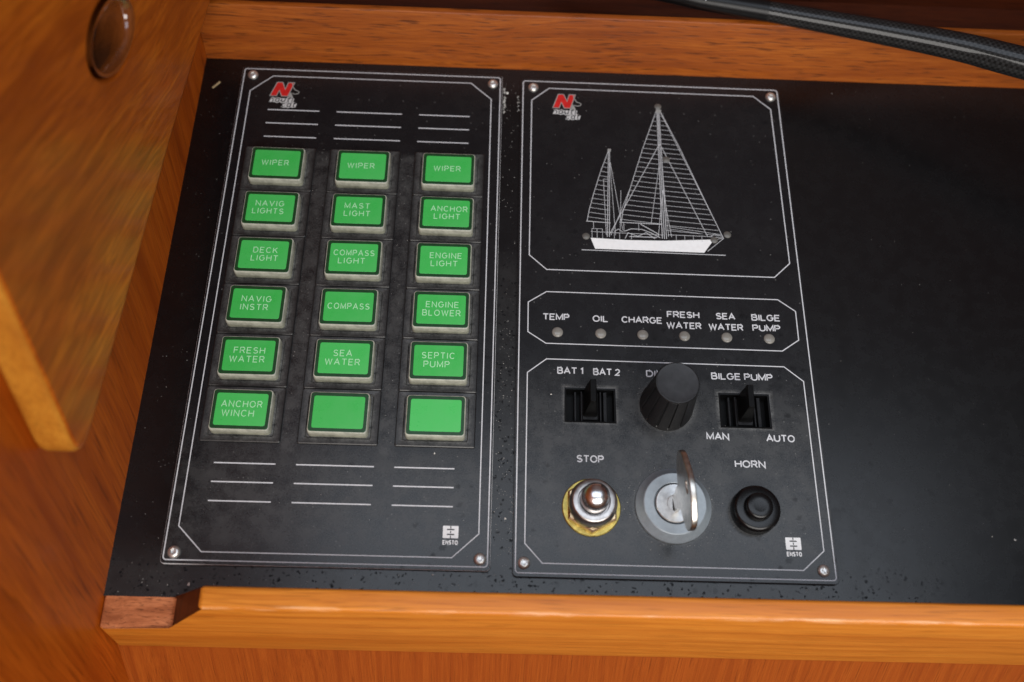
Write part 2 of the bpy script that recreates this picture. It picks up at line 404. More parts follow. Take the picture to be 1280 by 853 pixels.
# laminate sheet with cut-outs under the two lever switches
lam = curve_fill('lam', [[(XW, -14.2), (330, -14.2), (330, 252), (XW, 252)],
                         [(24.4, 60.8), (48.2, 60.8), (48.2, 79), (24.4, 79)],
                         [(91, 60.6), (115.2, 60.6), (115.2, 78.6), (91, 78.6)]], extrude=1.0)
for v in lam.verts: v.co.z += ZL - 1.0
o = obj('console_top', lam, M['laminate']); tag(o, 'black laminate console top', kind='structure')
bm = bmesh.new(); box(bm, XW - 18, XW, -420, 420, -260, 420)
tag(obj('side_wall', bm, M['wood_wall']), 'varnished reddish wood side wall', kind='structure')
bm = bmesh.new()
vs = box(bm, XW, 330, -28.2, -16, -160, -25)
for v in vs:
    if v.co.z < -100: v.co.y -= 75
tag(obj('front_panel', bm, M['wood_panel']), 'reddish wood front panel under the console', kind='structure')
bm = bmesh.new(); box(bm, XW, 330, 263, 300, -12, 4)
tag(obj('shelf', bm, M['wood_dark']), 'dark wood shelf behind the rear rail', kind='structure')
bm = bmesh.new(); box(bm, XW, 900, 300, 312, -12, 420)
tag(obj('back_wall', bm, M['wood_dark']), 'dark wood back wall', kind='structure')

# rear rail
def prism_x(bm, prof, x0, x1):
    a = [bm.verts.new((x0, y, z)) for y, z in prof]; b = [bm.verts.new((x1, y, z)) for y, z in prof]
    n = len(prof)
    for i in range(n): bm.faces.new((a[i], a[(i + 1) % n], b[(i + 1) % n], b[i]))
    bm.faces.new(a[::-1]); bm.faces.new(b)
bm = bmesh.new(); prism_x(bm, [(251.6, -4), (259.8, 28), (263.0, 28), (263.0, -4)], XW + 0.15, 330)
es = [e for e in bm.edges if all(v.co.z > 20 for v in e.verts) and abs(e.verts[0].co.x - e.verts[1].co.x) > 10]
bmesh.ops.bevel(bm, geom=es, offset=0.6, segments=2, profile=0.5, affect='EDGES')
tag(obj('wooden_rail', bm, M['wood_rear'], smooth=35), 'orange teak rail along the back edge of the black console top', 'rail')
# front rail with the slanted cut at its left end
bm = bmesh.new()
yf = lambda z: -22.3 - (25 - z) * 0.147
el = [(XW + 0.3, -26), (330, -26), (330, 25), (-109.5, 25), (-126, ZL), (XW + 0.3, ZL)]
A = [bm.verts.new((x, -14.2, z)) for x, z in el]; B = [bm.verts.new((x, yf(z), z)) for x, z in el]
for i in range(6): bm.faces.new((A[i], A[(i + 1) % 6], B[(i + 1) % 6], B[i]))
bm.faces.new(A[::-1]); bm.faces.new(B)
es = [e for e in bm.edges if not all(v.co.x > 300 for v in e.verts) and not (all(abs(v.co.y + 14.2) < .01 for v in e.verts) and all(v.co.z < 0 for v in e.verts))]
bmesh.ops.bevel(bm, geom=es, offset=1.3, segments=3, profile=0.5, affect='EDGES')
bmesh.ops.recalc_face_normals(bm, faces=bm.faces)
for f in bm.faces:
    c_ = f.calc_center_median()
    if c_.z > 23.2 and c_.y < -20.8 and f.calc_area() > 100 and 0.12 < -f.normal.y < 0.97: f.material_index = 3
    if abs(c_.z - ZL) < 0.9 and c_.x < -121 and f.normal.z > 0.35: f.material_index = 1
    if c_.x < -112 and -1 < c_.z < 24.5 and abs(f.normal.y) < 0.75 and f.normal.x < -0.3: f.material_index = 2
tag(obj('wooden_rail', bm, [M['wood_front'], M['wood_worn_skylit'], M['wood_end_shaded'], M['wood_edge']], smooth=35), 'orange teak rail along the front edge with a slanted notch at its left end', 'rail')
# pale cut edge of the laminate in the notch
# side board with finger hole
def tr(y, z): return (y, z)
hole = [(154.5 + 24 * math.cos(a) * 0.98 - 2 * math.sin(a), 122.0 + 15.5 * math.sin(a) - 5.5 * math.cos(a)) for a in [2 * math.pi * i / 40 for i in range(40)]]
edge = [(28.5, 72.7), (25.2, 73.4), (22.4, 75.0), (20.9, 77.4), (20.6, 80.2), (21.3, 83.4), (30, 107), (110, 330), (400, 330), (400, 18.0), (162, 55.3)]
brd = curve_fill('b', [edge, hole], extrude=3.9, bevel=2.4)
for v in brd.verts:
    y, z, t_ = v.co.x, v.co.y, v.co.z
    v.co = (XW + 6.4 + t_, y, z)
bmesh.ops.recalc_face_normals(brd, faces=brd.faces)
for f in brd.faces:
    c_ = f.calc_center_median()
    f.normal_update()
    if abs(f.normal.y) > 0.45 and c_.y < 26 + 0.36 * (c_.z - 80): f.material_index = 1
bd = obj('side_board', brd, [M['wood_board'], M['wood_board_end']], smooth=40)
tag(bd, 'honey brown varnished board with a pointed lower end and finger hole on the side wall', 'board')

bm = bmesh.new(); n_ = 56; rings = []
for i in range(n_):
    a = 2 * math.pi * i / n_
    c_ = Vector((154.5 + 21.0 * math.cos(a) * 0.98 - 2 * math.sin(a), 122.0 + 12.5 * math.sin(a) - 5.5 * math.cos(a)))
    d_ = (c_ - Vector((154.5, 122.0))).normalized()
    prof_ = [(1.0, 2.2), (7.0, 2.8)] + [(10.0 + 3.6 * math.sin(b), 3.2 * math.cos(b)) for b in [math.radians(-10 + 18 * k) for k in range(7)]]
    rings.append([bm.verts.new((XW + u_, c_.x - d_.x * w_, c_.y - d_.y * w_)) for u_, w_ in prof_])
for i in range(n_):
    for k in range(len(rings[0]) - 1): bm.faces.new((rings[i][k], rings[(i + 1) % n_][k], rings[(i + 1) % n_][k + 1], rings[i][k + 1]))
obj('hole_lip', bm, M['wood_lip'], bd, smooth=60)
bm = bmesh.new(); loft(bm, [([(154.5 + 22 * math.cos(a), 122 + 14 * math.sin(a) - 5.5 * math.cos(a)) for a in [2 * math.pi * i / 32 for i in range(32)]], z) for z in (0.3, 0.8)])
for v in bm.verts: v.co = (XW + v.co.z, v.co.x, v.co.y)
obj('hole_shade', bm, M['void'], bd)  # added black disc, painted shade in the depth of the finger hole

# ------------------------------------------------------------------ instrument plates
def outline_part(root, name, pts, w, mat, z=0.02):
    bm = bmesh.new(); ribbon(bm, pts, w, z, True); return obj(name, bm, mat, root)

def plate(root, w, h, mat_face, mat_edge, holes=(), bev=0.16):
    bm = curve_fill('plate', [rrect(w - 2 * bev, h - 2 * bev, 1.6, 5)] + list(holes), extrude=0.78 - bev, bevel=bev)
    for v in bm.verts: v.co.z -= 0.78
    for f in bm.faces:
        f.material_index = 0 if f.normal.z > 0.95 else 1
    return obj('face_plate', bm, [mat_face, mat_edge], root)

def screw_mesh():
    bm = bmesh.new()
    def lobes(a, r, z): return r * (1 + 0.16 * math.cos(6 * a)) if r < 1.3 else r
    lathe(bm, [(2.55, 0.0), (2.55, 0.35), (2.35, 0.85), (1.95, 1.25), (1.5, 1.45), (1.15, 1.5), (1.0, 0.8), (0.0, 0.6)], 36, mod=lobes)
    return mesh_of('screw', bm, M['steel'], 50)
SCREW = screw_mesh()
def screws(root, pts):
    for x, y in pts:
        o = bpy.data.objects.new('screw', SCREW); link(o, root, (x, y, 0)); o.rotation_euler.z = random.random()

# single-line engraving letters, unit height
def arc(cx, cy, rx, ry, a0, a1, n=7):
    return [(cx + rx * math.cos(math.radians(a0 + (a1 - a0) * i / n)), cy + ry * math.sin(math.radians(a0 + (a1 - a0) * i / n))) for i in range(n + 1)]
G = {
 'A': (0.86, [[(0, 0), (.43, 1), (.86, 0)], [(.15, .34), (.71, .34)]]),
 'B': (0.70, [[(0, 0), (0, 1), (.42, 1)] + arc(.42, .76, .22, .24, 90, -90) + [(0, .52)], [(.42, .52)] + arc(.45, .26, .25, .26, 90, -90) + [(0, 0)]]),
 'C': (0.80, [arc(.42, .5, .42, .5, 42, 318, 12)]),
 'D': (0.76, [[(0, 0), (0, 1), (.34, 1)] + arc(.34, .5, .42, .5, 90, -90, 10) + [(0, 0)]]),
 'E': (0.66, [[(.66, 1), (0, 1), (0, 0), (.66, 0)], [(0, .52), (.58, .52)]]),
 'F': (0.62, [[(.62, 1), (0, 1), (0, 0)], [(0, .52), (.54, .52)]]),
 'G': (0.84, [arc(.42, .5, .42, .5, 42, 360, 13) + [(.5, .5)]]),
 'H': (0.74, [[(0, 0), (0, 1)], [(.74, 0), (.74, 1)], [(0, .52), (.74, .52)]]),
 'I': (0.06, [[(.03, 0), (.03, 1)]]),
 'K': (0.72, [[(0, 0), (0, 1)], [(.68, 1), (0, .42)], [(.24, .62), (.72, 0)]]),
 'L': (0.60, [[(0, 1), (0, 0), (.60, 0)]]),
 'M': (0.88, [[(0, 0), (0, 1), (.44, .12), (.88, 1), (.88, 0)]]),
 'N': (0.76, [[(0, 0), (0, 1), (.76, 0), (.76, 1)]]),
 'O': (0.88, [arc(.44, .5, .44, .5, 0, 352, 16)]),
 'P': (0.68, [[(0, 0), (0, 1), (.42, 1)] + arc(.42, .74, .26, .26, 90, -90) + [(0, .48)]]),
 'R': (0.72, [[(0, 0), (0, 1), (.42, 1)] + arc(.42, .74, .26, .26, 90, -90) + [(0, .48)], [(.4, .48), (.72, 0)]]),
 'S': (0.70, [arc(.35, .755, .31, .245, 25, 270, 9) + arc(.35, .26, .34, .25, 90, -155, 9)]),
 'T': (0.74, [[(0, 1), (.74, 1)], [(.37, 1), (.37, 0)]]),
 'U': (0.76, [[(0, 1), (0, .36)] + arc(.38, .36, .38, .36, 180, 360, 9) + [(.76, 1)]]),
 'V': (0.82, [[(0, 1), (.41, 0), (.82, 1)]]),
 '1': (0.30, [[(0, .78), (.24, .98), (.24, 0)]]),
 '2': (0.64, [arc(.32, .70, .30, .29, 165, -35, 9) + [(.0, 0), (.64, 0)]]),
 ' ': (0.12, []),
 'W': (1.12, [[(0, 1), (.28, 0), (.56, .94), (.84, 0), (1.12, 1)]]),
}
G.update({
 'n': (0.52, [[(0, 0), (0, .66)], [(0, .40)] + arc(.26, .40, .26, .26, 170, 0, 6) + [(.52, 0)]]),
 'a': (0.54, [arc(.27, .33, .27, .33, 20, 340, 12), [(.54, .66), (.54, 0)]]),
 'u': (0.52, [[(0, .66), (0, .26)] + arc(.26, .26, .26, .26, 180, 350, 6), [(.52, .66), (.52, 0)]]),
 't': (0.36, [[(.14, .96), (.14, .12), (.36, .02)], [(-.02, .64), (.36, .64)]]),
 'i': (0.08, [[(.04, 0), (.04, .66)], [(.04, .82), (.04, .96)]]),
 'c': (0.48, [arc(.27, .33, .27, .33, 45, 315, 10)]),
})
def engrave(bm, txt, cx, cy, h, w_stroke, z, gap=0.40, sx=1.0, fit=None, slant=0.0):
    width = sum(G[c][0] for c in txt) + gap * (len(txt) - 1)
    if fit: sx = (fit - w_stroke) / (width * h)
    x = cx - width * h * sx / 2; k = 0
    for c in txt:
        gw, strokes = G[c]
        for st in strokes:
            ribbon(bm, [(x + px * h * sx + slant * (py - 0.5) * h, cy - h / 2 + py * h) for px, py in st], w_stroke, z + 0.012 * (k % 4)); k += 1
        x += (gw + gap) * h * sx

def logo(root, cx, cy):
    """red N with a line-drawn cat's head beside it, 'nauti cat' beneath; (cx,cy) = foot of the N"""
    bm = bmesh.new()
    N = [(0, 0), (2.7, 8.5), (5.5, 8.5), (7.1, 4.3), (8.2, 8.5), (11.3, 8.5), (10.4, 5.5), (8.8, 0), (5.7, 0), (4.3, 3.5), (3.2, 0)]
    poly(bm, [(cx + x, cy + y) for x, y in N], 0.03); obj('red_letter', bm, M['red_print'], root)
    bm = bmesh.new(); ribbon(bm, [(cx + x, cy + y) for x, y in N], 0.42, 0.045, True); obj('letter_outline', bm, M['grey_print'], root)
    bm = bmesh.new()
    ribbon(bm, [(cx + x, cy + y) for x, y in [(10.2, 8.3), (10.7, 6.0), (12.0, 4.0), (13.6, 3.4), (14.1, 2.7), (13.6, 1.8), (12.0, 1.5), (10.7, 2.0)]], 0.42, 0.06)
    poly(bm, [(cx + x, cy + y) for x, y in [(9.0, -0.6), (9.8, 2.6), (10.6, 1.6), (11.4, -0.6)]], 0.06)
    obj('cat_outline', bm, M['grey_print'], root)
    for txt, x, y, w, h in (('nauti', 5.9, -2.0, 11.6, 3.1), ('cat', 9.9, -5.0, 6.8, 3.1)):
        bm = bmesh.new(); zz = 0.02 if txt == 'nauti' else 0.09; hh = h * 0.66 / 2
        poly(bm, [(cx + x - w / 2 - .3, cy + y - h / 2 - .2), (cx + x + w / 2 - .1, cy + y - h / 2 - .2), (cx + x + w / 2 + .5, cy + y - h / 2 + h * .66 + .2), (cx + x - w / 2 + .4, cy + y - h / 2 + h * .66 + .2)], zz)
        engrave(bm, txt, cx + x, cy + y, h, 1.3, 0.03 if txt == 'nauti' else 0.10, gap=0.34, fit=w, slant=0.2); obj('lettering_outline', bm, M['logo_white'], root)
        bm = bmesh.new(); engrave(bm, txt, cx + x, cy + y, h, 0.46, 0.16 if txt == 'cat' else 0.08, gap=0.34, fit=w, slant=0.2); obj('lettering', bm, M['black_print'], root)

def maker_mark(root, x0, y0):
    """white square sign of two facing letters with ENSTO under it; (x0,y0) = lower left of the square"""
    bm = bmesh.new(); poly(bm, rrect(6.3, 5.0, 0.25, 2, x0 + 3.15, y0 + 2.5), 0.03); obj('mark_square', bm, M['hull_print'], root)
    bm = bmesh.new()
    for a, b, c, d in ((2.95, 3.35, -0.01, 1.1), (2.95, 3.35, 3.9, 5.01), (2.95, 3.35, 2.05, 2.95), (1.7, 4.6, 1.25, 1.75), (1.7, 4.6, 3.25, 3.75)):
        poly(bm, [(x0 + a, y0 + c), (x0 + b, y0 + c), (x0 + b, y0 + d), (x0 + a, y0 + d)], 0.05)
    obj('mark_bars', bm, M['black_print'], root)
    bm = bmesh.new(); engrave(bm, 'ENSTO', x0 + 3.15, y0 - 1.75, 1.5, 0.42, 0.03, gap=0.45, fit=6.2); obj('lettering', bm, M['hull_print'], root)

# --- left plate: key switches
LX, LY = -69.65, 122.5
left = empty('switch_panel', (LX, LY, 0), 'black switch panel with eighteen green push keys, left of the sailing boat panel', 'switch panel')
plate(left, 129.8, 248.2, M['plate_left'], M['alu'], bev=0.3)
outline_part(left, 'border_line', rrect(127.6, 245.0, 1.3, 4), 0.46, M['white_print'])
inner = [(-129.3, 231.3), (-119.0, 240.9), (-20.5, 240.9), (-10.2, 231.3), (-9.6, 13.2), (-20.1, 3.4), (-118.9, 3.4), (-129.3, 13.5)]
outline_part(left, 'inner_line', [(x - LX, y - LY) for x, y in inner], 0.45, M['white_print'])
for x0, x1 in ((-119.3, -94.1), (-85.7, -53.7), (-45.3, -20.5)):
    for y in (220.2, 212.2, 204.2, 40.1, 32.1, 24.1):
        bm = bmesh.new(); ribbon(bm, [(x0 - LX, y - LY), (x1 - LX, y - LY)], 0.55, 0.02); obj('rule_line', bm, M['white_print'], left)
screws(left, [(x - LX, y - LY) for x, y in ((-129.0, 240.9), (-9.6, 240.7), (-129.4, 3.0), (-8.9, 3.0))])
logo(left, -119.3 - LX, 228.6 - LY)
maker_mark(left, -24.1 - LX, 11.2 - LY)

bm = bmesh.new()                                                    # black housing, a frame round the key
loft(bm, [(rrect(33.4, 24.5, 0.7, 3), 0.0), (rrect(33.4, 24.5, 0.7, 3), 0.75), (rrect(32.7, 23.8, 0.6, 3), 1.0),
          (rrect(27.6, 20.4, 1.2, 3, 0, 0.3), 0.9), (rrect(26.6, 19.4, 1.2, 3, 0, 0.3), 0.1)], cap1=True)
HOUS = mesh_of('push_switch', bm, M['housing'])
bm = bmesh.new()
loft(bm, [(rrect(25.1, 18.5, 1.5, 4), 0.12), (rrect(25.1, 18.5, 1.5, 4), 2.2), (rrect(24.6, 17.9, 1.4, 4), 2.35)])
CAPB = mesh_of('key_foot', bm, M['cap_base'], 40)
bm = bmesh.new()
loft(bm, [(rrect(25.1, 18.5, 1.5, 4), 2.4), (rrect(25.0, 18.4, 1.5, 4), 4.3), (rrect(24.6, 17.9, 1.3, 4), 4.85), (rrect(24.3, 17.6, 1.2, 4), 4.93)])
CAP = mesh_of('key_cap', bm, M['cap'], 40)
bm = bmesh.new(); loft(bm, [(rrect(24.0, 17.2, 1.2, 4), 4.80), (rrect(24.0, 17.2, 1.2, 4), 5.0), (rrect(23.7, 16.9, 1.1, 4), 5.04)])
EDGE = mesh_of('label_edge', bm, M['dark_green'])
bm = bmesh.new(); loft(bm, [(rrect(21.3, 14.3, 0.9, 4), 5.0), (rrect(21.3, 14.3, 0.9, 4), 5.09), (rrect(21.1, 14.1, 0.8, 4), 5.12)])
GREEN = mesh_of('green_label', bm, M['green'])
KEYS = [['WIPER', 'WIPER', 'WIPER'], ['NAVIG LIGHTS', 'MAST LIGHT', 'ANCHOR LIGHT'], ['DECK LIGHT', 'COMPASS LIGHT', 'ENGINE LIGHT'],
        ['NAVIG INSTR', 'COMPASS', 'ENGINE BLOWER'], ['FRESH WATER', 'SEA WATER', 'SEPTIC PUMP'], ['ANCHOR WINCH', '', '']]
SHIFT = {(0, 0): [-.6], (0, 1): [-.8], (0, 2): [-.6], (1, 0): [-.4, -.9], (1, 1): [-.7, -.5], (1, 2): [1.2, .4], (2, 0): [.6, .6], (2, 1): [.1, -.7],
         (2, 2): [.9, .3], (3, 0): [-.1, -.7], (3, 1): [0], (3, 2): [.4, .2], (4, 0): [0, -.6], (4, 1): [-.7, -.5], (4, 2): [-.2, -.8], (5, 0): [.1, -1.1]}
for r in range(6):
    for c in range(3):
        x = (-109.95, -69.6, -29.15)[c]; y = 185.4 - 24.75 * r
        txt = KEYS[r][c]
        h_ = bpy.data.objects.new('push_switch', HOUS); link(h_, left, (x - LX, y - 0.3 - LY, 0.0))
        h_['label'] = ('square green push key reading ' + txt) if txt else ('blank green push key, ' + ('middle' if c == 1 else 'right') + ' of the bottom row')
        jx, jy = random.uniform(-.15, .15), random.uniform(-.15, .15); rz = random.uniform(-.006, .006)
        for nm, me in (('key_foot', CAPB), ('key_cap', CAP), ('label_edge', EDGE), ('green_label', GREEN)):
            k = bpy.data.objects.new(nm, me); link(k, h_, (jx, 0.3 + jy, 0)); k.rotation_euler.z = rz
        if txt:
            bm = bmesh.new(); lines = txt.split()
            for i, ln in enumerate(lines):
                yy = 0.2 if len(lines) == 1 else (2.35 if i == 0 else -1.75)
                engrave(bm, ln, SHIFT[r, c][i], yy, 2.65, 0.36, 5.135, sx=0.97 if len(ln) < 6 else (0.93 if len(ln) < 7 else 0.86))
            k = obj('legend', bm, M['legend'], h_, (jx, 0.3 + jy, 0)); k.rotation_euler.z = rz

# --- right plate: sailing boat, warning lamps, controls
RX, RY = 69.65, 120.8
right = empty('control_panel', (RX, RY, 0), 'black control panel with a white sailing boat drawing, lamps, switches and key lock', 'control panel')
right.rotation_euler.z = -0.0016
def rect_hole(cx, cy, w, h): return [(cx - w / 2 - RX, cy - h / 2 - RY), (cx + w / 2 - RX, cy - h / 2 - RY), (cx + w / 2 - RX, cy + h / 2 - RY), (cx - w / 2 - RX, cy + h / 2 - RY)]
SW = ((36.4, 70.0), (103.1, 69.6))
plate(right, 130.6, 248.6, M['plate_right'], M['dark_edge'], [rect_hole(x, y, 22.4, 16.2) for x, y in SW])
outline_part(right, 'border_line', rrect(128.4, 245.5, 1.3, 4), 0.46, M['white_print'])
loc = lambda pts: [(x - RX, y - RY) for x, y in pts]
outline_part(right, 'picture_frame_line', loc([(9.8, 231.6), (18.4, 239.4), (121.4, 239.2), (129.6, 231.4), (130.0, 143.0), (122.2, 135.4), (17.5, 135.6), (9.5, 143.0)]), 0.45, M['white_print'])
outline_part(right, 'lamp_frame_line', loc([(17.5, 124.2), (9.3, 118.6), (9.3, 103.9), (17.3, 98.5), (122.1, 98.3), (130.0, 103.9), (130.1, 118.2), (122.5, 123.9)]), 0.45, M['white_print'])
outline_part(right, 'control_frame_line', loc([(17.6, 91.0), (9.3, 84.3), (9.1, 9.8), (16.2, 2.0), (121.0, 1.8), (130.1, 9.8), (130.0, 84.0), (122.0, 90.7)]), 0.45, M['white_print'])
screws(right, loc([(10.5, 239.3), (130.2, 239.0), (8.8, 1.9), (129.0, 1.8)]))
logo(right, 20.3 - RX, 227.4 - RY)
maker_mark(right, 114.8 - RX, 10.0 - RY)
for t_, x, y, w in (('TEMP', 21.8, 111.6, 12), ('OIL', 41.6, 111.4, 7), ('CHARGE', 60.2, 111.4, 18.3), ('FRESH', 78.9, 114.7, 14.7), ('WATER', 79, 109.3, 15.7),
                    ('SEA', 98, 114.6, 8.8), ('WATER', 97.8, 109.2, 15.6), ('BILGE', 116.2, 114.5, 13.0), ('PUMP', 116, 109.3, 12.6), ('BAT 1', 28, 85.7, 11.5), ('BAT 2', 43.8, 85.6, 11.8),
                    ('DIMMER', 70.3, 85.5, 18.6), ('BILGE PUMP', 103, 85.3, 27.0), ('MAN', 90.4, 57.5, 9.7), ('AUTO', 117.2, 57.4, 12.3), ('STOP', 36, 45.9, 11.5), ('HORN', 103.2, 45.6, 13.0)):
    bm = bmesh.new(); engrave(bm, t_, x - RX, y - RY, 2.7, 0.56, 0.025, gap=0.26, fit=w); obj('lettering', bm, M['white_print'], right)
bm = bmesh.new(); lathe(bm, [(2.45, 0.0), (2.45, 0.25), (2.0, 0.6), (1.1, 0.85), (0, 0.92)], 28); LED = mesh_of('warning_lamp', bm, M['led'], 60)
for x in (22.4, 41.6, 60.3, 78.9, 97.8, 116.8):
    link(bpy.data.objects.new('warning_lamp', LED), right, (x - RX, 104.1 - RY, 0))
bm = bmesh.new(); lathe(bm, [(1.75, 0.0), (1.75, 0.2), (1.2, 0.5), (0, 0.65)], 24); BULB = mesh_of('boat_lamp', bm, M['bulb'], 60)
for x, y in ((72.8, 230.4), (75.4, 198.6), (35.8, 153.9), (102.1, 157.3), (95.7, 154.2)):
    link(bpy.data.objects.new('boat_lamp', BULB), right, (x - RX, y - RY, 0))
# boat drawing
def lerp(a, b, t): return (a[0] + (b[0] - a[0]) * t, a[1] + (b[1] - a[1]) * t)
bm = bmesh.new(); poly(bm, loc([(37.9, 153.2), (39.9, 147.4), (90.6, 147.2), (95.6, 154.5), (72, 152.9), (55, 152.6)]), 0.03)
obj('boat_hull_print', bm, M['hull_print'], right)
bm = bmesh.new(); kz = [0]
def ln(pts, w=0.26):
    ribbon(bm, loc(pts), w, 0.03 + 0.002 * (kz[0] % 12)); kz[0] += 1
ln([(33.6, 146.6), (100.5, 146.2)], 0.4)
for dx in (-0.75, 0.0, 0.75): ln([(72.7 + dx * 0.7, 228.5), (72.4 + dx * 1.3, 154)], 0.34)
for dx in (-0.5, 0.5): ln([(47.7 + dx * .5, 203), (46.2 + dx, 154)], 0.3)
ln([(47.0, 186), (44.6, 186), (45.3, 155)], 0.22)
miz = [(47.6, 203.2), (43.5, 191), (39.6, 177), (37.4, 168), (36.4, 162.2)]
ln(miz, 0.28); ln([(36.0, 162.2), (47.4, 161.6)], 0.38)
def on(path, y):
    for a, b in zip(path, path[1:]):
        if a[1] >= y >= b[1]: return lerp(a, b, (a[1] - y) / (a[1] - b[1] + 1e-9))
    return path[-1]
for i in range(1, 15):
    y = 201 - i * 2.6
    p = on(miz, y); ln([p, (46.9, y - 0.10 * (46.9 - p[0]) - 0.3)], 0.2)
mn = [(72.2, 228.8), (64.0, 204), (57.2, 181), (53.4, 168), (52.4, 162.2)]
ln(mn, 0.28); ln([(51.6, 162.2), (71.8, 161.8)], 0.38)
for i in range(1, 24):
    y = 227 - i * 2.75
    p = on(mn, y); ln([p, (71.6, y - 0.09 * (71.6 - p[0]) - 0.1)], 0.2)
gen = [(73.4, 228.8), (82.3, 206), (92.0, 178), (100.1, 155.4)]
ln(gen, 0.3); ln([(73.2, 228.8), (100.1, 155.4)], 0.2)
for i in range(1, 26):
    y = 227 - i * 2.75
    p = on(gen, y)
    if p[1] > 157: ln([(73.6, y + 0.3), (p[0], y - 0.07 * (p[0] - 73.6) + 0.2)], 0.2)
ln([(72.8, 207.8), (92.7, 156.1)], 0.28); ln([(72.6, 207.8), (46.6, 155)], 0.28); ln([(57.5, 182), (47.5, 155)], 0.2)
ln([(72.9, 181), (69.6, 155)], 0.22); ln([(72.9, 181), (75.8, 155)], 0.22); ln([(71.8, 195), (66.5, 162)], 0.2); ln([(73.2, 195), (74.4, 155)], 0.2)
ln([(48.1, 196), (53, 158)], 0.2); ln([(47.9, 196), (49.6, 155)], 0.2); ln([(52.8, 180), (51.8, 157)], 0.2)
ln([(75, 160.6), (99.5, 157.2)], 0.2); ln([(75, 159.4), (93, 157.0)], 0.18)
ln([(38, 156.6), (72, 156.0)], 0.22); ln([(74, 156.2), (94.5, 156.0), (100.1, 155.6)], 0.24)
ln([(92.2, 148.0), (100.2, 155.2), (94, 154.4)], 0.3); ln([(94, 155.8), (96, 157.6), (100, 156.2)], 0.22)
for x in (38.6, 41, 43.5, 49, 51.5, 57, 78, 82, 86, 90): ln([(x, 153), (x, 156.4 if x > 45 else 158.2)], 0.2)
ln([(38.6, 158.2), (43.5, 158.2)], 0.2); ln([(39.4, 158), (39.4, 162)], 0.2); ln([(53.6, 157), (53.6, 161.8)], 0.22); ln([(60.6, 158), (60.6, 161.8)], 0.22)
ln([(54, 157.4), (57, 158.8), (62, 158.7), (66.5, 156.8), (70.5, 154.4)], 0.35); ln([(61.5, 161.5), (70, 156.2)], 0.4)
ln([(54, 153.4), (55.5, 156.6), (60, 154.8), (64, 157), (68, 153.8)], 0.3); ln([(49, 157), (51, 158.4), (53, 157)], 0.3); ln([(56, 154.6), (69, 154.6)], 0.4)
obj('boat_rigging_print', bm, M['ship_print'], right)
bm = bmesh.new(); poly(bm, rrect(2.6, 2.0, 0.2, 2, 73.0 - RX, 227.6 - RY), 0.06); poly(bm, rrect(1.6, 1.6, 0.2, 2, 47.8 - RX, 203 - RY), 0.06)
obj('masthead_print', bm, M['grey_print'], right)

# lever switches
for (sx_, sy_), tilt, lab in ((SW[0], 0.0, 'black lever switch under BAT 1 and BAT 2'), (SW[1], -0.035, 'black lever switch under BILGE PUMP')):
    bm = bmesh.new()                                                 # recessed well with rim
    o_ = rrect(22.2, 16.0, 0.3, 1); i_ = rrect(20.6, 14.4, 0.3, 1)
    loft(bm, [(o_, -7.0), (o_, -0.25), (i_, -0.35), (i_, -6.0)], cap0=True, cap1=True)
    sw = obj('lever_switch', bm, M['deep_black'], right, (sx_ - RX, sy_ - RY, 0)); sw['label'] = lab
    for rx, rw, rh in ((-6.2, 1.0, -2.4), (-3.6, 0.8, -1.6), (4.6, 0.8, -1.6), (6.6, 1.6, -2.0)):
        bm = bmesh.new(); box(bm, rx - rw / 2, rx + rw / 2, -6.9, 6.9, -6.0, rh, 0.2, 1)
        obj('guide_rib', bm, M['lever_face'], sw)
    bm = bmesh.new()                                                 # carriage the lever stands on
    loft(bm, [(rrect(7.6, 13.2, 0.6, 2), -6.0), (rrect(7.6, 13.2, 0.6, 2), -2.2), (rrect(6.2, 12.2, 0.6, 2), -1.2)])
    obj('carriage', bm, M['lever_face'], sw)
    bm = bmesh.new()
    loft(bm, [(rrect(6.2, 11.6, 0.6, 2, 0, 0.8), -2.0), (rrect(5.0, 11.2, 0.5, 2, 0, 1.2), 4.0), (rrect(3.2, 10.6, 0.4, 2, 0, 1.8), 9.0), (rrect(2.7, 10.3, 0.4, 2, 0, 2.0), 11.8), (rrect(2.1, 9.7, 0.3, 2, 0, 2.0), 12.2)])
    lv = obj('lever', bm, M['deep_black'], sw, smooth=35); lv.rotation_euler.y = tilt

# dimmer knob
def flute(a, r, z):
    t_ = (a * 14 / (2 * math.pi)) % 1.0
    return r - (0.5 if 0.45 < t_ < 0.55 else 0.0) if 1.5 < z < 25.0 and r > 7 else r
bm = bmesh.new()
lathe(bm, [(11.5, 0), (11.5, 1.2), (11.4, 1.6), (9.15, 24.6), (9.1, 25.4), (8.8, 25.8), (8.4, 25.85)], 14 * 20, mod=flute)
kb = obj('dimmer_knob', bm, M['knob_side'], right, (69.1 - RX, 70.8 - RY, 0), smooth=35); kb['label'] = 'black fluted round knob between the two lever switches'
bm = bmesh.new(); lathe(bm, [(8.55, 25.7), (8.45, 25.9), (8.0, 25.8), (4, 25.7), (0, 25.68)], 64); obj('knob_top', bm, M['knob_top'], kb, smooth=40)

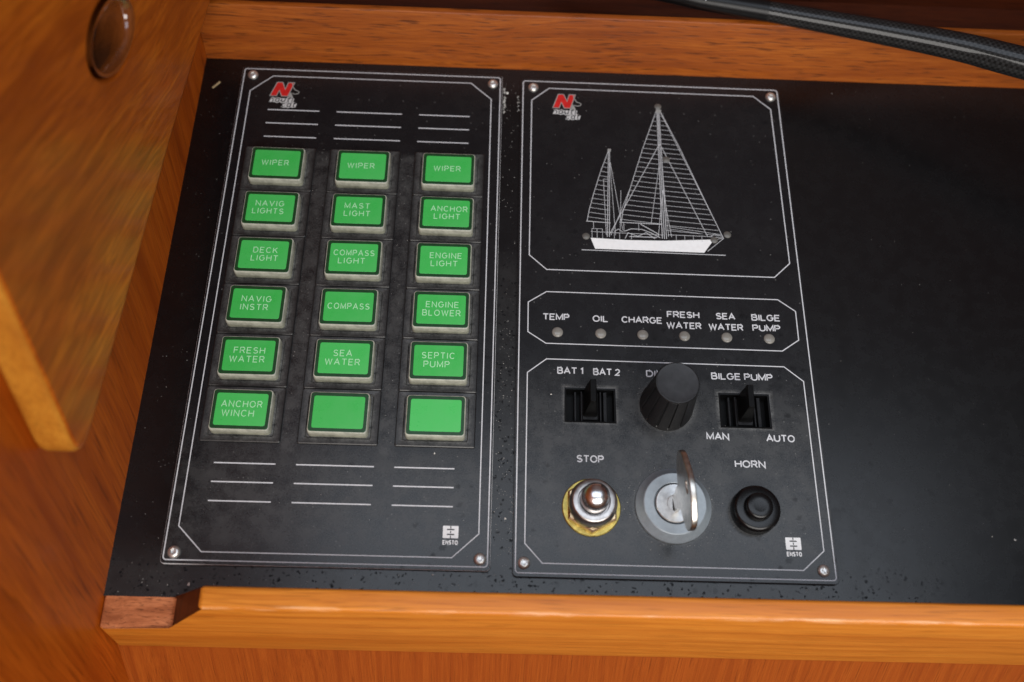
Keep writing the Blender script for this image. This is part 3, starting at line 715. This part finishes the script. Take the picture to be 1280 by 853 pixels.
# stop button
bm = bmesh.new(); lathe(bm, [(12.05, 0), (12.05, 0.6), (11.7, 0.9), (8, 0.9)], 64)
st = obj('stop_button', bm, M['brass'], right, (36.1 - RX, 25.2 - RY, 0), smooth=40); st['label'] = 'chromed push button on a brass washer under STOP'
bm = bmesh.new()
hexa = lambda rr: [(rr * math.cos(math.radians(-90 + 60 * i)), rr * math.sin(math.radians(-90 + 60 * i))) for i in range(6)]
loft(bm, [(hexa(11.3), 0.9), (hexa(11.3), 3.7), (hexa(10.5), 4.3)]); obj('hex_nut', bm, M['hexbrass'], st)
bm = bmesh.new(); lathe(bm, [(9.7, 4.2), (9.7, 8.4), (9.1, 10.4), (8.7, 11.0), (8.3, 11.2), (6.6, 11.2), (6.45, 10.9), (6.3, 8.5), (5.0, 8.5)], 64); obj('collar', bm, M['nickel'], st, smooth=35)
bm = bmesh.new(); lathe(bm, [(5.8, 8.5), (5.8, 15.6), (5.55, 17.4), (4.9, 19.2), (3.7, 20.6), (2.0, 21.4), (0, 21.6)], 64); obj('push_cap', bm, M['chrome'], st, smooth=50)

# key lock
bm = bmesh.new(); lathe(bm, [(15.6, 0), (15.6, 1.3), (15.3, 1.7), (13.1, 4.0), (12.9, 4.6), (12.5, 4.9), (8.8, 4.9), (8.55, 4.7), (8.5, 2.5), (7.5, 2.5)], 72)
lk = obj('key_lock', bm, M['zinc'], right, (69.7 - RX, 26.6 - RY, 0), smooth=30); lk['label'] = 'round grey zinc key lock below the knob'
bm = bmesh.new(); lathe(bm, [(8.0, 2.5), (8.0, 5.0), (7.7, 5.3), (3.4, 5.2), (3.2, 4.9), (0, 4.8)], 64); obj('barrel', bm, M['barrel'], lk, smooth=40)
bm = bmesh.new(); loft(bm, [(rrect(1.6, 6.0, 0.3, 2, -0.2, 0), 4.8), (rrect(1.6, 6.0, 0.3, 2, -0.2, 0), 5.22)]); obj('keyhole', bm, M['void'], lk)

# horn button
bm = bmesh.new(); lathe(bm, [(9.8, 0), (9.8, 4.2), (9.5, 5.2), (8.9, 5.9), (8.2, 6.2), (5.5, 6.2)], 64)
hb = obj('horn_button', bm, M['gloss_black'], right, (103.0 - RX, 25.4 - RY, 0), smooth=35); hb['label'] = 'glossy black round push button under HORN'
bm = bmesh.new(); lathe(bm, [(5.75, 6.0), (5.6, 8.6), (5.3, 9.4), (4.6, 9.9), (2.5, 9.75), (0, 9.6)], 48); obj('push_cap', bm, M['gloss_black'], hb, smooth=50)

# ------------------------------------------------------------------ key in the lock
key = empty('ignition_key', (69.6, 26.4, 5.0), 'worn metal key standing in the round key lock', 'key')
prof = [(15.4 * math.cos(a) * (1 + .05 * math.cos(3 * a)) - 1.2, 21.5 + 9.4 * math.sin(a) * (1 + .07 * math.cos(4 * a))) for a in [2 * math.pi * i / 44 for i in range(44)]]
hole = [(3.0 * math.cos(a) - 1.0, 27.0 + 1.7 * math.sin(a)) for a in [2 * math.pi * i / 16 for i in range(16)]]
bw = curve_fill('bow', [prof, hole], extrude=0.75, bevel=0.4)
for v in bw.verts: v.co = (v.co.z, v.co.x, v.co.y)
obj('bow', bw, M['key'], key, smooth=40)
bl = curve_fill('blade', [[(-4.2, 14.5), (-4.2, 7.0), (-3.4, 6.2), (-3.4, -4), (-1.2, -5), (3.2, -4), (3.2, 0.2), (2.6, 0.9), (3.2, 1.7), (3.2, 6.2), (4.2, 7.0), (4.2, 14.5)]], extrude=0.75, bevel=0.12)
for v in bl.verts: v.co = (v.co.z, v.co.x, v.co.y)
obj('blade', bl, M['key'], key)
key.rotation_euler = (0, math.radians(0.5), math.radians(5))

# ------------------------------------------------------------------ carbon rod across the rear rail
path = [(20, 289, 27.5, 3.6), (55, 279.5, 30.4, 4.0), (78.7, 273, 32, 4.3), (92, 269.5, 32.4, 4.45), (122.4, 263.8, 33, 4.9), (137.5, 260.3, 33.6, 5.15), (177.2, 250.4, 36, 5.9), (208.9, 239.6, 40, 6.55), (234.7, 227.7, 44, 7.1), (300, 196, 56, 8.0)]
def catmull(P, n=8):
    out = []
    for i in range(len(P) - 1):
        p0, p1, p2, p3 = [Vector(P[max(0, min(len(P) - 1, j))]) for j in (i - 1, i, i + 1, i + 2)]
        for k in range(n):
            t = k / n
            out.append(0.5 * ((2 * p1) + (p2 - p0) * t + (2 * p0 - 5 * p1 + 4 * p2 - p3) * t * t + (3 * p1 - p0 - 3 * p2 + p3) * t ** 3))
    out.append(Vector(P[-1])); return out
def tube(bm, pts, n=28, arc_range=None, extra=0.0):
    uvl = bm.loops.layers.uv.new('UVMap'); rings = []; dist = 0; ds = []
    for i, p in enumerate(pts):
        q = pts[min(i + 1, len(pts) - 1)] if i < len(pts) - 1 else p; o_ = pts[i - 1] if i else p
        d = (q.xyz - o_.xyz).normalized()
        s = d.cross(Vector((0, 0, 1))).normalized(); u = s.cross(d)
        if i: dist += (p.xyz - pts[i - 1].xyz).length
        ds.append(dist); r = p.w + extra
        rings.append([bm.verts.new(p.xyz + (s * math.cos(2 * math.pi * k / n) + u * math.sin(2 * math.pi * k / n)) * r) for k in range(n)])
    for i in range(len(rings) - 1):
        for k in range(n):
            j = (k + 1) % n
            f = bm.faces.new((rings[i][k], rings[i + 1][k], rings[i + 1][j], rings[i][j]))
            for lp, (dd, kk) in zip(f.loops, ((ds[i], k), (ds[i + 1], k), (ds[i + 1], k + 1), (ds[i], k + 1))):
                lp[uvl].uv = (dd / 1.25, kk)
    bm.faces.new(rings[0][::-1]); bm.faces.new(rings[-1])
rod = empty('carbon_rod', (137.5, 260.3, 28), 'black carbon fibre rod lying across the rear wooden rail', 'rod')
ctr = Vector((137.5, 260.3, 28, 0))
cp = [p - ctr for p in catmull(path, 10)]
bm = bmesh.new(); tube(bm, [p for p in cp if p.x > -6 - 10]); obj('woven_tube', bm, M['carbon'], rod, smooth=50)
bm = bmesh.new(); tube(bm, [p for p in cp if p.x <= -14], extra=0.12); obj('plain_sleeve', bm, M['matt_black'], rod, smooth=50)
tb = text_bm('wind', 0, 0, 13.5, 2.6, 0)
for v in tb.verts:
    s = v.co.x; t_ = (s - 0.0)
    a = Vector(path[2]).lerp(Vector(path[3]), (t_ + 6.6) / 13.4)
    ang = math.radians(146) - v.co.y / 4.5
    v.co = (a.x - ctr.x + 0.22 * (a.w + .2) * -math.cos(ang) * 0, a.y - ctr.y + (a.w + 0.2) * math.cos(ang) * 1.0, a.z - ctr.z + (a.w + 0.2) * math.sin(ang))
obj('lettering', tb, M['white_print'], rod)

# ------------------------------------------------------------------ crumbs and dust
def crumb(size, n=9, flat=0.5):
    bm = bmesh.new(); pts = []
    for i in range(n):
        a = random.uniform(0, 6.28); b = random.uniform(-1, 1); r = size * random.uniform(0.7, 1)
        pts.append(bm.verts.new((r * math.cos(a) * math.sqrt(1 - b * b), 0.75 * r * math.sin(a) * math.sqrt(1 - b * b), max(0, r * flat * (b + 0.6)))))
    bmesh.ops.convex_hull(bm, input=bm.verts)
    bmesh.ops.delete(bm, geom=[v for v in bm.verts if not v.link_faces], context='VERTS')
    return bm
for x, y, z, s, lab in ((-122.4, -9.3, ZL, 1.4, 'pale crumb beside the slanted notch of the front rail'), (-2.2, 236.6, ZL, 0.9, 'pale crumb between the top corners of the two panels'),
                        (1.0, 20.2, ZL, 0.9, 'pale crumb in the gap between the panels near the bottom'), (-27.3, -3.2, ZL, 0.9, 'pale crumb in front of the bottom edge of the switch panel'),
                        (201.2, 17.8, ZL, 0.6, 'small pale crumb on the bare right side of the console top'), (210.3, 16.6, ZL, 0.9, 'larger pale crumb on the bare right side of the console top'),
                        (-29.1, 46.3, 0, 0.85, 'pale crumb under the right blank green key'), (19.6, 74.4, 0, 0.6, 'tiny crumb left of the lever switch under BAT 1')):
    o = obj('crumb', crumb(s), M['dust'] if x > 150 else M['crumb'], None, (x, y, z)); tag(o, lab, 'crumb', 'crumbs lying on the console'); o.rotation_euler.z = random.uniform(0, 6)
bm = bmesh.new(); box(bm, -2.6, 2.6, -0.5, 0.5, 0, 0.5, 0.15, 1); o = obj('straw', bm, M['straw'], None, (-146.8, 235.2, ZL)); o.rotation_euler.z = math.radians(52)
tag(o, 'short dry straw at the back left corner of the console top', 'straw')
bm = bmesh.new()
def fleck(x, y, z, s):
    a0 = random.uniform(0, 6.28); t = bm.verts.new((x, y, z + s * 0.5))
    vs = [bm.verts.new((x + s * random.uniform(.6, 1) * math.cos(a0 + a), y + s * random.uniform(.4, 1) * math.sin(a0 + a), z)) for a in (0, 1.6, 3.1, 4.7)]
    for i in range(4): bm.faces.new((vs[i], vs[(i + 1) % 4], t))
for _ in range(230): fleck(random.uniform(-3.6, 3.3), random.choice((random.uniform(-6, 245), random.uniform(-6, 110))), ZL, random.choice((.12, .16, .2, .3)))
for _ in range(150): fleck(random.uniform(-150, 130), random.uniform(-13.5, -3.2), ZL, random.choice((.12, .16, .2, .34)))
for _ in range(70): fleck(random.uniform(-152, -136), random.uniform(-12, 245), ZL, random.choice((.12, .16, .22)))
for _ in range(70): fleck(random.uniform(137, 240), random.uniform(-13, 250), ZL, random.choice((.1, .14, .2)))
for _ in range(60): fleck(random.gauss(4.2, 0.6), random.uniform(0, 30), ZL, .25)
for _ in range(50): fleck(-3.7 + random.uniform(-.3, .5), random.uniform(224, 240), ZL, random.uniform(.3, .8))
for _ in range(26): fleck(3.4 + random.uniform(-.5, .6), random.uniform(226, 236), ZL, random.uniform(.2, .5))
for cx in (-89.8, -49.4):
    for _ in range(45): fleck(random.uniform(cx - 3, cx + 3), random.uniform(50, 198), 0.0, random.choice((.1, .14, .22)))
for _ in range(50): fleck(random.uniform(-128, -12), random.uniform(4, 46), 0.0, random.choice((.1, .14, .2)))
for _ in range(90): fleck(random.uniform(10, 128), random.uniform(4, 96), 0.0, random.choice((.09, .12, .18)))
for _ in range(110):
    a = random.uniform(0, 6.28); r = random.gauss(18, 1.8)
    if r > 15.9: fleck(69.7 + r * math.cos(a), 26.6 + r * math.sin(a), 0.0, random.choice((.1, .16, .24)))
o = obj('dust', bm, M['dust']); tag(o, 'fine pale dust flecks scattered over the console', 'dust', kind='stuff')
